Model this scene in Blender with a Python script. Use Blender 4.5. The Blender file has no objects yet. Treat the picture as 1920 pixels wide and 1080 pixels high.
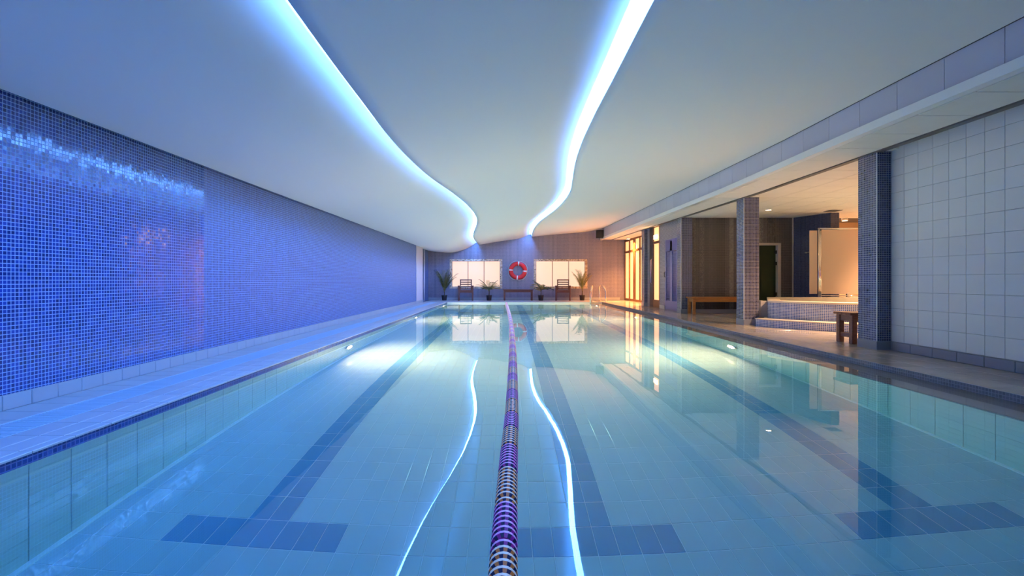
import bpy, math, random
from mathutils import Vector, Matrix
random.seed(7)
PI = math.pi
scene = bpy.context.scene
C = scene.collection

# ---------------------------------------------------------------- camera
cam_d = bpy.data.cameras.new('camera')
cam_d.sensor_width = 36.0
cam_d.lens = 940.0 / 1920.0 * 36.0
cam_d.shift_x = 10.0 / 1920.0
cam_d.shift_y = -14.0 / 1920.0
cam_d.clip_start = 0.02
cam_d.clip_end = 200
cam = bpy.data.objects.new('camera', cam_d)
C.objects.link(cam)
cam.location = (0, 0, 0.85)
cam.rotation_euler = (PI / 2, 0, 0)
scene.camera = cam

# ---------------------------------------------------------------- world, exposure, light levels
world = bpy.data.worlds.new('world')
scene.world = world
world.use_nodes = True
world.node_tree.nodes['Background'].inputs[0].default_value = (0.25, 0.3, 0.45, 1)
world.node_tree.nodes['Background'].inputs[1].default_value = 0.02
vs = scene.view_settings
vs.view_transform = 'Standard'
vs.look = 'None'
vs.exposure = 0.25
vs.gamma = 1.0
vs.use_curve_mapping = False
cy = scene.cycles
cy.max_bounces = 7
cy.diffuse_bounces = 4
cy.glossy_bounces = 3
cy.transmission_bounces = 6
cy.caustics_reflective = True
cy.caustics_refractive = True
cy.sample_clamp_indirect = 6.0
cy.blur_glossy = 0.5
cy.use_denoising = True
cy.use_adaptive_sampling = True
cy.adaptive_threshold = 0.05
cy.time_limit = 1100

LED_RGB, LED_POWER = (0.11, 0.33, 1.0), 62.0
LAMP_RGB, LAMP_POWER = (1.0, 0.45, 0.21), 2350.0
WIN_RGB, WIN_POWER = (1.0, 0.68, 0.47), .80
GLAZ_RGB, GLAZ_POWER = (1.0, 0.40, 0.15), 1.6
DOWN_RGB, DOWN_POWER = (1.0, 0.60, 0.32), 10000.0

# ---------------------------------------------------------------- geometry of the hall
WATER = -0.06
POOLZ = WATER - 1.25
PX0, PX1 = -2.375, 3.38          # pool walls
PY0, PY1 = 0.5, 20.0
FAR = 22.0
BACK = -3.0
WL = -3.29


def lerp_tab(x, tab):
    if x <= tab[0][0]:
        return tab[0][1]
    for (a, va), (b, vb) in zip(tab, tab[1:]):
        if x <= b:
            t = (x - a) / (b - a)
            return va + (vb - va) * t
    return tab[-1][1]


def smooth_tab(x, tab):
    """Catmull-Rom through the table"""
    if x <= tab[0][0]:
        return tab[0][1]
    if x >= tab[-1][0]:
        return tab[-1][1]
    for i in range(len(tab) - 1):
        if x <= tab[i + 1][0]:
            break
    x1, y1 = tab[i]
    x2, y2 = tab[i + 1]
    x0, y0 = tab[i - 1] if i > 0 else (2 * x1 - x2, 2 * y1 - y2)
    x3, y3 = tab[i + 2] if i + 2 < len(tab) else (2 * x2 - x1, 2 * y2 - y1)
    m1 = (y2 - y0) / (x2 - x0)
    m2 = (y3 - y1) / (x3 - x1)
    h = x2 - x1
    t = (x - x1) / h
    return ((2 * t**3 - 3 * t**2 + 1) * y1 + (t**3 - 2 * t**2 + t) * h * m1
            + (-2 * t**3 + 3 * t**2) * y2 + (t**3 - t**2) * h * m2)


CN = [(-3.5, 2.10), (-3.3, 2.08), (-2.9, 2.135), (-2.4, 2.205), (-2.0, 2.255), (-1.2, 2.345), (.9, 2.65), (2.5, 2.75), (3.8, 2.81), (4.6, 2.84)]
CF = [(-3.5, 2.16), (-3.44, 2.15), (-2.9, 2.09), (-2.41, 2.075), (-2.0, 2.16), (-1.24, 2.405), (.98, 2.745), (2.5, 2.90), (3.33, 2.97), (4.07, 3.08), (4.6, 3.12)]
GL = [(-3.2, -1.0), (0, -1.08), (2.67, -1.171), (3.5, -1.195), (4.23, -1.207), (5.03, -1.221), (6.0, -1.202), (7.32, -1.117), (8.92, -.94), (10.56, -.811), (12.71, -.77), (14.23, -.863), (17.68, -1.19), (21.95, -1.231)]
GR = [(-3.2, 1.0), (0, .97), (3.22, .948), (4.47, .954), (5.42, .956), (6.55, .983), (7.79, 1.061), (9.16, 1.199), (10.75, 1.335), (12.99, 1.299), (16.22, 1.018), (18.6, .98), (21.95, 1.086)]


def hc(x, y):
    t = min(max((y - 7) / 15, 0), 1)
    return smooth_tab(x, CN) * (1 - t) + smooth_tab(x, CF) * t


def gl(y): return smooth_tab(y, GL)
def gr(y): return smooth_tab(y, GR)
def hs(y): return 2.43 + max(0.0, y - 9) * 0.0145       # aisle soffit
def bx(y): return 3.82 + max(0.0, y - 5) * 0.016        # face of the soffit edge


# ---------------------------------------------------------------- mesh helpers
class MB:
    def __init__(s):
        s.v = []; s.f = []; s.m = []; s.uv = {}

    def quad(s, a, b, c, d, mi=0):
        i = len(s.v)
        s.v += [tuple(a), tuple(b), tuple(c), tuple(d)]
        s.f.append((i, i + 1, i + 2, i + 3)); s.m.append(mi)

    def box(s, x0, x1, y0, y1, z0, z1, mi=0):
        i = len(s.v)
        s.v += [(x0, y0, z0), (x1, y0, z0), (x1, y1, z0), (x0, y1, z0), (x0, y0, z1), (x1, y0, z1), (x1, y1, z1), (x0, y1, z1)]
        for f in ((3, 2, 1, 0), (4, 5, 6, 7), (0, 1, 5, 4), (1, 2, 6, 5), (2, 3, 7, 6), (3, 0, 4, 7)):
            s.f.append(tuple(i + k for k in f)); s.m.append(mi)
        return s

    def bbox(s, x0, x1, y0, y1, z0, z1, b=0.004, mi=0):
        """box with all edges chamfered"""
        i = len(s.v)
        for sx in (0, 1):
            for sy in (0, 1):
                for sz in (0, 1):
                    X, Y, Z = (x0, x1)[sx], (y0, y1)[sy], (z0, z1)[sz]
                    dx, dy, dz = (b, -b)[sx], (b, -b)[sy], (b, -b)[sz]
                    s.v += [(X, Y + dy, Z + dz), (X + dx, Y, Z + dz), (X + dx, Y + dy, Z)]
        def k(sx, sy, sz, a): return i + (sx * 4 + sy * 2 + sz) * 3 + a
        fs = []
        for t in (0, 1):
            q = [k(t, 0, 0, 0), k(t, 1, 0, 0), k(t, 1, 1, 0), k(t, 0, 1, 0)]; fs.append(q if t else q[::-1])
            q = [k(0, t, 0, 1), k(1, t, 0, 1), k(1, t, 1, 1), k(0, t, 1, 1)]; fs.append(q[::-1] if t else q)
            q = [k(0, 0, t, 2), k(1, 0, t, 2), k(1, 1, t, 2), k(0, 1, t, 2)]; fs.append(q if t else q[::-1])
        cen = Vector(((x0 + x1) / 2, (y0 + y1) / 2, (z0 + z1) / 2))
        for a in (0, 1):
            for c in (0, 1):
                fs.append([k(a, c, 0, 0), k(a, c, 1, 0), k(a, c, 1, 1), k(a, c, 0, 1)])
                fs.append([k(a, 0, c, 0), k(a, 1, c, 0), k(a, 1, c, 2), k(a, 0, c, 2)])
                fs.append([k(0, a, c, 1), k(1, a, c, 1), k(1, a, c, 2), k(0, a, c, 2)])
        for a in (0, 1):
            for c in (0, 1):
                for d in (0, 1):
                    fs.append([k(a, c, d, 0), k(a, c, d, 1), k(a, c, d, 2)])
        for f in fs:
            p = [Vector(s.v[q]) for q in f]
            n = (p[1] - p[0]).cross(p[2] - p[0])
            ctr = sum(p, Vector()) / len(p)
            if n.dot(ctr - cen) < 0:
                f = f[::-1]
            s.f.append(tuple(f)); s.m.append(mi)
        return s

    def tile(s, x0, x1, y0, y1, z0, z1, b=0.003, mi=0):
        """tile lying flat: sides, chamfer and top"""
        i = len(s.v)
        s.v += [(x0, y0, z0), (x1, y0, z0), (x1, y1, z0), (x0, y1, z0),
                (x0, y0, z1 - b), (x1, y0, z1 - b), (x1, y1, z1 - b), (x0, y1, z1 - b),
                (x0 + b, y0 + b, z1), (x1 - b, y0 + b, z1), (x1 - b, y1 - b, z1), (x0 + b, y1 - b, z1)]
        for a in (0, 4):
            for k in range(4):
                l = (k + 1) % 4
                s.f.append((i + a + k, i + a + l, i + a + 4 + l, i + a + 4 + k)); s.m.append(mi)
        s.f.append((i + 8, i + 9, i + 10, i + 11)); s.m.append(mi)
        return s

    def lathe(s, prof, segs=24, org=(0, 0, 0), axis='z', mi=0, mis=None, close=False):
        """prof: list of (radius, height)"""
        i = len(s.v)
        n = len(prof)
        for k in range(segs):
            a = 2 * PI * k / segs
            ca, sa = math.cos(a), math.sin(a)
            for r, h in prof:
                if axis == 'z': p = (org[0] + r * ca, org[1] + r * sa, org[2] + h)
                elif axis == 'y': p = (org[0] + r * sa, org[1] + h, org[2] + r * ca)
                else: p = (org[0] + h, org[1] + r * ca, org[2] + r * sa)
                s.v.append(p)
        rng = range(n) if close else range(n - 1)
        for k in range(segs):
            l = (k + 1) % segs
            for j in rng:
                jj = (j + 1) % n
                s.f.append((i + k * n + j, i + l * n + j, i + l * n + jj, i + k * n + jj))
                s.m.append(mis(k, j) if mis else mi)
        return s

    def tube(s, pts, r, segs=8, mi=0, caps=True):
        pts = [Vector(p) for p in pts]
        rs = r if isinstance(r, (list, tuple)) else [r] * len(pts)
        i = len(s.v)
        up = Vector((0.13, 0.21, 0.97))
        for k, p in enumerate(pts):
            t = (pts[min(k + 1, len(pts) - 1)] - pts[max(k - 1, 0)]).normalized()
            a = t.cross(up)
            if a.length < 1e-3: a = t.cross(Vector((1, 0, 0)))
            a.normalize()
            b = t.cross(a)
            for q in range(segs):
                an = 2 * PI * q / segs
                s.v.append(tuple(p + (a * math.cos(an) + b * math.sin(an)) * rs[k]))
        for k in range(len(pts) - 1):
            for q in range(segs):
                w = (q + 1) % segs
                s.f.append((i + k * segs + q, i + (k + 1) * segs + q, i + (k + 1) * segs + w, i + k * segs + w)); s.m.append(mi)
        if caps:
            s.f.append(tuple(i + q for q in range(segs))); s.m.append(mi)
            e = i + (len(pts) - 1) * segs
            s.f.append(tuple(e + q for q in reversed(range(segs)))); s.m.append(mi)
        return s

    def mesh(s, name, mats, smooth=False):
        me = bpy.data.meshes.new(name)
        me.from_pydata(s.v, [], s.f)
        for m in (mats if isinstance(mats, (list, tuple)) else [mats]):
            me.materials.append(m)
        me.polygons.foreach_set('material_index', s.m)
        if smooth:
            me.polygons.foreach_set('use_smooth', [True] * len(me.polygons))
        me.update()
        return me

    def build(s, name, mats, parent=None, smooth=False):
        return put(s.mesh(name, mats, smooth), name, parent)


def put(me, name, parent=None, loc=(0, 0, 0), rot=(0, 0, 0)):
    o = bpy.data.objects.new(name, me)
    C.objects.link(o)
    o.parent = parent
    o.location = loc
    o.rotation_euler = rot
    return o


def tag(o, label=None, cat=None, group=None, kind=None):
    if label: o['label'] = label
    if cat: o['category'] = cat
    if group: o['group'] = group
    if kind: o['kind'] = kind
    return o


def empty(name, loc=(0, 0, 0), rz=0):
    o = bpy.data.objects.new(name, None)
    C.objects.link(o)
    o.location = loc
    o.rotation_euler = (0, 0, rz)
    o.empty_display_size = 0.1
    return o


def copy_tree(o, parent=None):
    c = o.copy()
    C.objects.link(c)
    c.parent = parent
    for ch in list(o.children):
        copy_tree(ch, c)
    return c


# ---------------------------------------------------------------- materials
def new_mat(name):
    m = bpy.data.materials.new(name)
    m.use_nodes = True
    nt = m.node_tree
    return m, nt, nt.nodes['Principled BSDF']


def N(nt, t, **kw):
    n = nt.nodes.new(t)
    for k, v in kw.items():
        setattr(n, k, v)
    return n


def plain(name, col, rough=0.5, metal=0.0, var=0.0, scale=8.0, bump=0.0, spec=0.5, stretch=None, coat=0.0):
    m, nt, p = new_mat(name)
    p.inputs['Base Color'].default_value = (*col, 1)
    p.inputs['Roughness'].default_value = rough
    p.inputs['Metallic'].default_value = metal
    p.inputs['Specular IOR Level'].default_value = spec
    p.inputs['Coat Weight'].default_value = coat
    if var or bump:
        g = N(nt, 'ShaderNodeNewGeometry')
        src = g.outputs['Position']
        if stretch:
            mp = N(nt, 'ShaderNodeMapping'); mp.inputs['Scale'].default_value = stretch
            nt.links.new(src, mp.inputs['Vector']); src = mp.outputs['Vector']
        n = N(nt, 'ShaderNodeTexNoise'); n.inputs['Scale'].default_value = scale; n.inputs['Detail'].default_value = 4
        nt.links.new(src, n.inputs['Vector'])
        if var:
            r = N(nt, 'ShaderNodeMapRange')
            r.inputs['From Min'].default_value = .3; r.inputs['From Max'].default_value = .7
            r.inputs['To Min'].default_value = 1 - var; r.inputs['To Max'].default_value = 1 + var
            nt.links.new(n.outputs['Fac'], r.inputs['Value'])
            mx = N(nt, 'ShaderNodeVectorMath', operation='SCALE'); mx.inputs[0].default_value = col
            nt.links.new(r.outputs['Result'], mx.inputs['Scale'])
            nt.links.new(mx.outputs['Vector'], p.inputs['Base Color'])
        if bump:
            b = N(nt, 'ShaderNodeBump'); b.inputs['Strength'].default_value = bump; b.inputs['Distance'].default_value = 0.01
            nt.links.new(n.outputs['Fac'], b.inputs['Height']); nt.links.new(b.outputs['Normal'], p.inputs['Normal'])
    return m


def tile_mat(name, col, rough=0.25, var=0.06, spec=0.5, bump=0.0, scale=1.2):
    """glazed tile: per-object tint plus a faint cloud"""
    m, nt, p = new_mat(name)
    p.inputs['Roughness'].default_value = rough
    p.inputs['Specular IOR Level'].default_value = spec
    oi = N(nt, 'ShaderNodeObjectInfo')
    g = N(nt, 'ShaderNodeNewGeometry')
    n = N(nt, 'ShaderNodeTexNoise'); n.inputs['Scale'].default_value = scale; n.inputs['Detail'].default_value = 2
    nt.links.new(g.outputs['Position'], n.inputs['Vector'])
    a = N(nt, 'ShaderNodeMath', operation='ADD')
    nt.links.new(n.outputs['Fac'], a.inputs[0])
    h = N(nt, 'ShaderNodeMath', operation='MULTIPLY'); h.inputs[1].default_value = .35
    nt.links.new(oi.outputs['Random'], h.inputs[0]); nt.links.new(h.outputs[0], a.inputs[1])
    r = N(nt, 'ShaderNodeMapRange'); r.inputs['From Min'].default_value = .3; r.inputs['From Max'].default_value = 1.05
    r.inputs['To Min'].default_value = 1 - var; r.inputs['To Max'].default_value = 1 + var
    nt.links.new(a.outputs[0], r.inputs['Value'])
    mx = N(nt, 'ShaderNodeVectorMath', operation='SCALE'); mx.inputs[0].default_value = col
    nt.links.new(r.outputs['Result'], mx.inputs['Scale']); nt.links.new(mx.outputs['Vector'], p.inputs['Base Color'])
    if bump:
        b = N(nt, 'ShaderNodeBump'); b.inputs['Strength'].default_value = bump; b.inputs['Distance'].default_value = 0.01
        n2 = N(nt, 'ShaderNodeTexNoise'); n2.inputs['Scale'].default_value = 14; n2.inputs['Detail'].default_value = 3
        nt.links.new(g.outputs['Position'], n2.inputs['Vector'])
        nt.links.new(n2.outputs['Fac'], b.inputs['Height']); nt.links.new(b.outputs['Normal'], p.inputs['Normal'])
    return m


def mosaic(name, cols, grout, coord='yz', pitch=0.0275, line=0.12, rough=0.18, streak=0.0, rough_far=None, spec=0.6):
    """small square glass mosaic: cell colours, pale grout, rounded relief"""
    m, nt, p = new_mat(name)
    L = nt.links.new
    if coord == 'uv':
        tc = N(nt, 'ShaderNodeUVMap'); sep = N(nt, 'ShaderNodeSeparateXYZ'); L(tc.outputs['UV'], sep.inputs[0])
        u, v = sep.outputs['X'], sep.outputs['Y']
    else:
        g = N(nt, 'ShaderNodeNewGeometry'); sep = N(nt, 'ShaderNodeSeparateXYZ'); L(g.outputs['Position'], sep.inputs[0])
        if coord == 'yz': u, v = sep.outputs['Y'], sep.outputs['Z']
        elif coord == 'xz': u, v = sep.outputs['X'], sep.outputs['Z']
        else:
            ad = N(nt, 'ShaderNodeMath', operation='ADD'); L(sep.outputs['X'], ad.inputs[0]); L(sep.outputs['Y'], ad.inputs[1])
            u, v = ad.outputs[0], sep.outputs['Z']

    def math_(op, a, b=None):
        n = N(nt, 'ShaderNodeMath', operation=op)
        for k, q in enumerate((a, b)):
            if q is None: continue
            if isinstance(q, (int, float)): n.inputs[k].default_value = q
            else: L(q, n.inputs[k])
        return n.outputs[0]
    us, vsx = math_('DIVIDE', u, pitch), math_('DIVIDE', v, pitch)
    fu, fv = math_('FRACT', us), math_('FRACT', vsx)
    du, dv = math_('ABSOLUTE', math_('SUBTRACT', fu, .5)), math_('ABSOLUTE', math_('SUBTRACT', fv, .5))
    d = math_('MAXIMUM', du, dv)
    mask = N(nt, 'ShaderNodeMapRange'); mask.inputs['From Min'].default_value = .5 - line - .03; mask.inputs['From Max'].default_value = .5 - line + .03
    L(d, mask.inputs['Value'])
    cu, cv = math_('FLOOR', us), math_('FLOOR', vsx)
    cb = N(nt, 'ShaderNodeCombineXYZ'); L(cu, cb.inputs[0]); L(cv, cb.inputs[1])
    wn = N(nt, 'ShaderNodeTexWhiteNoise', noise_dimensions='2D'); L(cb.outputs[0], wn.inputs['Vector'])
    val = wn.outputs['Value']
    if streak:
        w1 = N(nt, 'ShaderNodeTexWhiteNoise', noise_dimensions='1D')
        L(math_('FLOOR', math_('DIVIDE', us, 4.0)), w1.inputs['W'])
        val = math_('ADD', math_('MULTIPLY', val, 1 - streak), math_('MULTIPLY', w1.outputs['Value'], streak))
    ramp = N(nt, 'ShaderNodeValToRGB')
    e = ramp.color_ramp.elements
    e[0].position = 0; e[0].color = (*cols[0], 1); e[1].position = 1; e[1].color = (*cols[-1], 1)
    for k, c in enumerate(cols[1:-1]):
        q = e.new((k + 1) / (len(cols) - 1)); q.color = (*c, 1)
    L(val, ramp.inputs['Fac'])
    mix = N(nt, 'ShaderNodeMix', data_type='RGBA')
    L(mask.outputs['Result'], mix.inputs['Factor']); L(ramp.outputs['Color'], mix.inputs[6]); mix.inputs[7].default_value = (*grout, 1)
    L(mix.outputs[2], p.inputs['Base Color'])
    rr = N(nt, 'ShaderNodeMapRange'); rr.inputs['To Min'].default_value = rough; rr.inputs['To Max'].default_value = .75
    L(mask.outputs['Result'], rr.inputs['Value'])
    if rough_far is not None:
        # the panel of wall further down is laid with a less glossy batch
        st = math_('GREATER_THAN', u, rough_far[0])
        mr = math_('ADD', rough, math_('MULTIPLY', st, rough_far[1] - rough)); L(mr, rr.inputs['To Min'])
    L(rr.outputs['Result'], p.inputs['Roughness'])
    p.inputs['Specular IOR Level'].default_value = spec
    # small random tilt of each tessera gives the sparkle of hand-laid glass
    tilt = N(nt, 'ShaderNodeVectorMath', operation='SUBTRACT'); L(wn.outputs['Color'], tilt.inputs[0]); tilt.inputs[1].default_value = (.5, .5, .5)
    sc = N(nt, 'ShaderNodeVectorMath', operation='SCALE'); L(tilt.outputs[0], sc.inputs[0]); sc.inputs['Scale'].default_value = .03
    g2 = N(nt, 'ShaderNodeNewGeometry')
    bm = N(nt, 'ShaderNodeBump', invert=True); bm.inputs['Strength'].default_value = .35; bm.inputs['Distance'].default_value = .002
    L(mask.outputs['Result'], bm.inputs['Height'])
    ad2 = N(nt, 'ShaderNodeVectorMath', operation='ADD'); L(bm.outputs['Normal'], ad2.inputs[0]); L(sc.outputs[0], ad2.inputs[1])
    nm = N(nt, 'ShaderNodeVectorMath', operation='NORMALIZE'); L(ad2.outputs[0], nm.inputs[0])
    L(nm.outputs[0], p.inputs['Normal'])
    return m


def emit(name, col, power):
    m, nt, p = new_mat(name)
    p.inputs['Base Color'].default_value = (.8, .8, .8, 1)
    p.inputs['Emission Color'].default_value = (*col, 1)
    p.inputs['Emission Strength'].default_value = power
    return m


def pane_mat(name, col, power, var=0.12):
    """back-lit frosted glass, a little uneven"""
    m, nt, p = new_mat(name)
    g = N(nt, 'ShaderNodeNewGeometry')
    n = N(nt, 'ShaderNodeTexNoise'); n.inputs['Scale'].default_value = .9; n.inputs['Detail'].default_value = 2
    nt.links.new(g.outputs['Position'], n.inputs['Vector'])
    r = N(nt, 'ShaderNodeMapRange'); r.inputs['From Min'].default_value = .3; r.inputs['From Max'].default_value = .7
    r.inputs['To Min'].default_value = power * (1 - var); r.inputs['To Max'].default_value = power * (1 + var)
    nt.links.new(n.outputs['Fac'], r.inputs['Value'])
    p.inputs['Base Color'].default_value = (.30, .26, .2, 1)
    p.inputs['Roughness'].default_value = .35
    p.inputs['Emission Color'].default_value = (*col, 1)
    p.inputs['Emission Strength'].default_value = power
    return m


M = {}
NAVY = [(.008, .022, .13), (.011, .03, .19), (.015, .042, .25), (.02, .06, .33)]
M['mos_left'] = mosaic('blue_glass_mosaic', NAVY, (.22, .42, .78), 'yz', .0275, .075, .10, rough_far=(5.45, .4), spec=.8)
M['mos_col'] = mosaic('navy_mosaic', [(.008, .013, .06), (.014, .024, .10), (.022, .036, .14), (.04, .05, .18)], (.46, .48, .54), 'x+y', .0275, .07, .15)
SLATE = [(.07, .075, .15), (.10, .105, .20), (.14, .145, .25), (.20, .20, .31)]
M['mos_far'] = mosaic('slate_mosaic_far', SLATE, (.36, .35, .40), 'xz', .0275, .12, .25, streak=.55)
M['mos_side'] = mosaic('slate_mosaic_side', [(.10, .10, .15), (.15, .15, .21), (.20, .20, .26)], (.40, .40, .46), 'yz', .0275, .12, .25, streak=.4)
M['mos_alc'] = mosaic('slate_mosaic_alcove', [(.008, .010, .016), (.02, .022, .032), (.06, .062, .07), (.26, .26, .25)], (.15, .15, .15), 'x+y', .0275, .10, .25, streak=.8)
M['mos_tub'] = mosaic('tub_mosaic', [(.05, .10, .34), (.09, .16, .46), (.14, .22, .55)], (.72, .74, .80), 'uv', .0275, .12, .2)
M['mos_edge'] = mosaic('edge_mosaic', [(.012, .03, .14), (.016, .045, .19), (.02, .055, .22)], (.05, .10, .28), 'x+y', .0275, .08, .2)
M['mos_edge_r'] = mosaic('edge_mosaic_grey', [(.15, .16, .21), (.18, .19, .24), (.20, .21, .27)], (.24, .25, .30), 'x+y', .0275, .08, .2)
M['white_tile'] = tile_mat('white_wall_tile', (.70, .70, .73), .16, .03)
M['grout_w'] = plain('wall_grout', (.40, .42, .47), .8)
M['skirt'] = tile_mat('skirting_tile', (.38, .41, .46), .3, .06)
M['deck'] = tile_mat('deck_tile_pale', (.40, .42, .46), .32, .07)
M['deck_r'] = tile_mat('deck_tile_stone', (.48, .42, .38), .14, .16, bump=.06, scale=2.2)
M['grout'] = plain('deck_grout', (.22, .23, .26), .85)
M['coping'] = tile_mat('coping_tile', (.42, .42, .46), .3, .06)
M['grate'] = plain('grate_plastic', (.44, .58, .72), .4)
M['ceil'] = plain('ceiling_plaster', (.80, .79, .78), .75)
M['soffit'] = plain('soffit_tile', (.76, .75, .72), .8, var=.02, scale=5)
M['lip'] = plain('white_lip', (.84, .84, .85), .5)
M['fascia'] = tile_mat('fascia_panel', (.50, .51, .64), .45, .04)
M['dark'] = plain('dark_void', (.015, .015, .02), .9)
M['track'] = plain('dark_track', (.10, .10, .11), .5)
M['pool_tile'] = tile_mat('pool_tile', (.55, .66, .68), .07, .05, spec=.5)
M['pool_dark'] = tile_mat('pool_tile_blue', (.17, .36, .52), .07, .08)
M['pool_grout'] = plain('pool_grout', (.80, .84, .84), .7)
M['pool_wall'] = tile_mat('pool_wall_tile', (.58, .66, .62), .12, .05)
M['pool_wgrout'] = plain('pool_wall_grout', (.25, .33, .34), .7)
M['fillet'] = plain('white_fillet', (.92, .94, .92), .5)
M['skirt_d'] = tile_mat('skirting_tile_grey', (.24, .26, .32), .3, .06)
M['steel'] = plain('polished_steel', (.75, .74, .73), .14, 1.0)
M['wood_d'] = plain('dark_red_wood', (.11, .030, .018), .4, var=.25, scale=6, stretch=(3, 3, 20))
M['wood_o'] = plain('orange_wood', (.42, .17, .04), .38, var=.2, scale=5, stretch=(1, 8, 12))
M['wood_b'] = plain('brown_wood', (.16, .075, .05), .45, var=.25, scale=6, stretch=(3, 3, 14))
M['frame'] = plain('window_frame_brown', (.16, .07, .03), .4, var=.1)
M['frame_d'] = plain('door_frame_dark', (.03, .025, .03), .4)
M['red'] = plain('buoy_red', (.62, .012, .016), .42, var=.05)
M['white'] = plain('buoy_white', (.8, .78, .78), .5)
M['pot'] = plain('pot_black', (.012, .010, .014), .5)
M['soil'] = plain('soil', (.03, .02, .012), .95, var=.3, scale=60)
M['stem'] = plain('stem', (.05, .04, .02), .7, var=.2)
M['leaf'] = plain('leaf_dark', (.02, .055, .018), .5, var=.3)
M['leaf_y'] = plain('leaf_yellow', (.30, .26, .05), .5, var=.25)
M['speaker'] = plain('speaker_black', (.012, .013, .02), .55)
M['mesh_b'] = plain('speaker_grille', (.02, .022, .03), .7, bump=.4, scale=160)
M['louver'] = plain('louver_blue', (.10, .11, .34), .4)
M['louver_f'] = plain('louver_frame', (.20, .20, .42), .4)
M['green'] = plain('green_door', (.002, .022, .006), .5)
M['alu'] = plain('door_frame_grey', (.42, .40, .38), .5)
M['rim'] = plain('tub_rim', (.66, .58, .48), .35, var=.04)
M['block'] = plain('tub_block', (.52, .50, .54), .45)
M['water_tub'] = plain('tub_water', (.30, .40, .42), .03)
M['warm_wall'] = plain('warm_room_wall', (.72, .50, .30), .6, var=.05, scale=2)
M['roof'] = plain('roof_slab', (.25, .25, .27), .9)
M['plain_pale'] = plain('pale_pilaster', (.50, .50, .60), .45, var=.04)
M['led'] = emit('led_strip_light', LED_RGB, LED_POWER)
M['lamp'] = emit('pool_lamp_light', LAMP_RGB, LAMP_POWER)
M['down'] = emit('downlight', DOWN_RGB, DOWN_POWER)
M['pane'] = pane_mat('lit_window_pane', WIN_RGB, WIN_POWER)
M['pane_o'] = pane_mat('lit_door_pane', GLAZ_RGB, GLAZ_POWER)
M['rope_c'] = plain('rope_core', (.30, .12, .03), .6)
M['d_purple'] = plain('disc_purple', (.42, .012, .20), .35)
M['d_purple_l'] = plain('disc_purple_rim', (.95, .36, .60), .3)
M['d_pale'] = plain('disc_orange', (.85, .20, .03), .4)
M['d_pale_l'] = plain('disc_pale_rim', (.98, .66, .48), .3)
M['d_slot'] = plain('disc_slot', (.02, .01, .05), .6)


def reveal_mat():
    m = mosaic('window_reveal_mosaic', [(.10, .05, .03), (.55, .42, .28), (.75, .66, .55), (.35, .22, .12)], (.6, .52, .42), 'x+y', .05, .08, .25)
    return m


M['reveal'] = reveal_mat()


def frosted():
    m, nt, p = new_mat('frosted_screen_glass')
    out = nt.nodes['Material Output']
    p.inputs['Base Color'].default_value = (.80, .70, .62, 1); p.inputs['Roughness'].default_value = .3
    tr = N(nt, 'ShaderNodeBsdfTranslucent'); tr.inputs['Color'].default_value = (.88, .72, .60, 1)
    mx = N(nt, 'ShaderNodeMixShader'); mx.inputs[0].default_value = .5
    nt.links.new(p.outputs[0], mx.inputs[1]); nt.links.new(tr.outputs[0], mx.inputs[2]); nt.links.new(mx.outputs[0], out.inputs['Surface'])
    return m


M['frost'] = frosted()


def water_mat():
    m, nt, p = new_mat('pool_water')
    nt.nodes.remove(p)
    out = nt.nodes['Material Output']
    g = N(nt, 'ShaderNodeBsdfGlass'); g.inputs['IOR'].default_value = 1.333; g.inputs['Roughness'].default_value = 0.0
    g.inputs['Color'].default_value = (1, 1, 1, 1)
    geo = N(nt, 'ShaderNodeNewGeometry')
    n = N(nt, 'ShaderNodeTexNoise'); n.inputs['Scale'].default_value = 1.6; n.inputs['Detail'].default_value = 2
    nt.links.new(geo.outputs['Position'], n.inputs['Vector'])
    b = N(nt, 'ShaderNodeBump'); b.inputs['Strength'].default_value = .12; b.inputs['Distance'].default_value = .006
    nt.links.new(n.outputs['Fac'], b.inputs['Height']); nt.links.new(b.outputs['Normal'], g.inputs['Normal'])
    nt.links.new(g.outputs[0], out.inputs['Surface'])
    v = N(nt, 'ShaderNodeVolumeAbsorption'); v.inputs['Color'].default_value = (.20, .78, .97, 1); v.inputs['Density'].default_value = .38
    nt.links.new(v.outputs[0], out.inputs['Volume'])
    return m


M['water'] = water_mat()


def struct(mb, name, mats, label=None, parent=None, smooth=False):
    o = mb.build(name, mats, parent, smooth)
    if parent is None:
        o['kind'] = 'structure'
        if label: o['label'] = label
    return o


# ================================================================ THE SETTING
# ---- decks
deck_l = struct(MB().box(-3.5, -2.4, BACK, FAR, -.25, -.012), 'floor', M['grout'], 'pale tiled walkway along the blue mosaic wall')
deck_f = struct(MB().box(-2.4, 3.8, PY1, FAR, -.25, -.012), 'floor', M['grout'], 'tiled deck at the far end of the pool')
deck_r = struct(MB().box(3.81, 11.0, BACK, FAR + .5, -.25, -.012), 'floor', M['grout'], 'stone tiled deck on the right of the pool')
deck_n = struct(MB().box(-2.4, 3.81, BACK, PY0, -.25, 0), 'floor', M['deck'], 'tiled deck at the near end of the pool')

G = .0035
# walkway row by the wall
me = MB().tile(-.15 + G / 2, .15 - G / 2, -.1015 + G / 2, .1015 - G / 2, -.012, 0).mesh('tile', M['deck'])
y = 2.04
rest = MB()
yy = BACK
while y < FAR - .2:
    put(me, 'tile', deck_l, (-3.14, y + .1015, 0)); y += .203
rest.tile(-3.29, -2.99, BACK, 2.03, -.012, 0)
rest.tile(-2.72, -2.37, BACK, 2.24, -.012, 0)
rest.tile(-2.99, -2.37, 20.0, FAR, -.012, 0)
rest.build('tile_field', M['deck'], deck_l)['kind'] = 'stuff'
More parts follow.
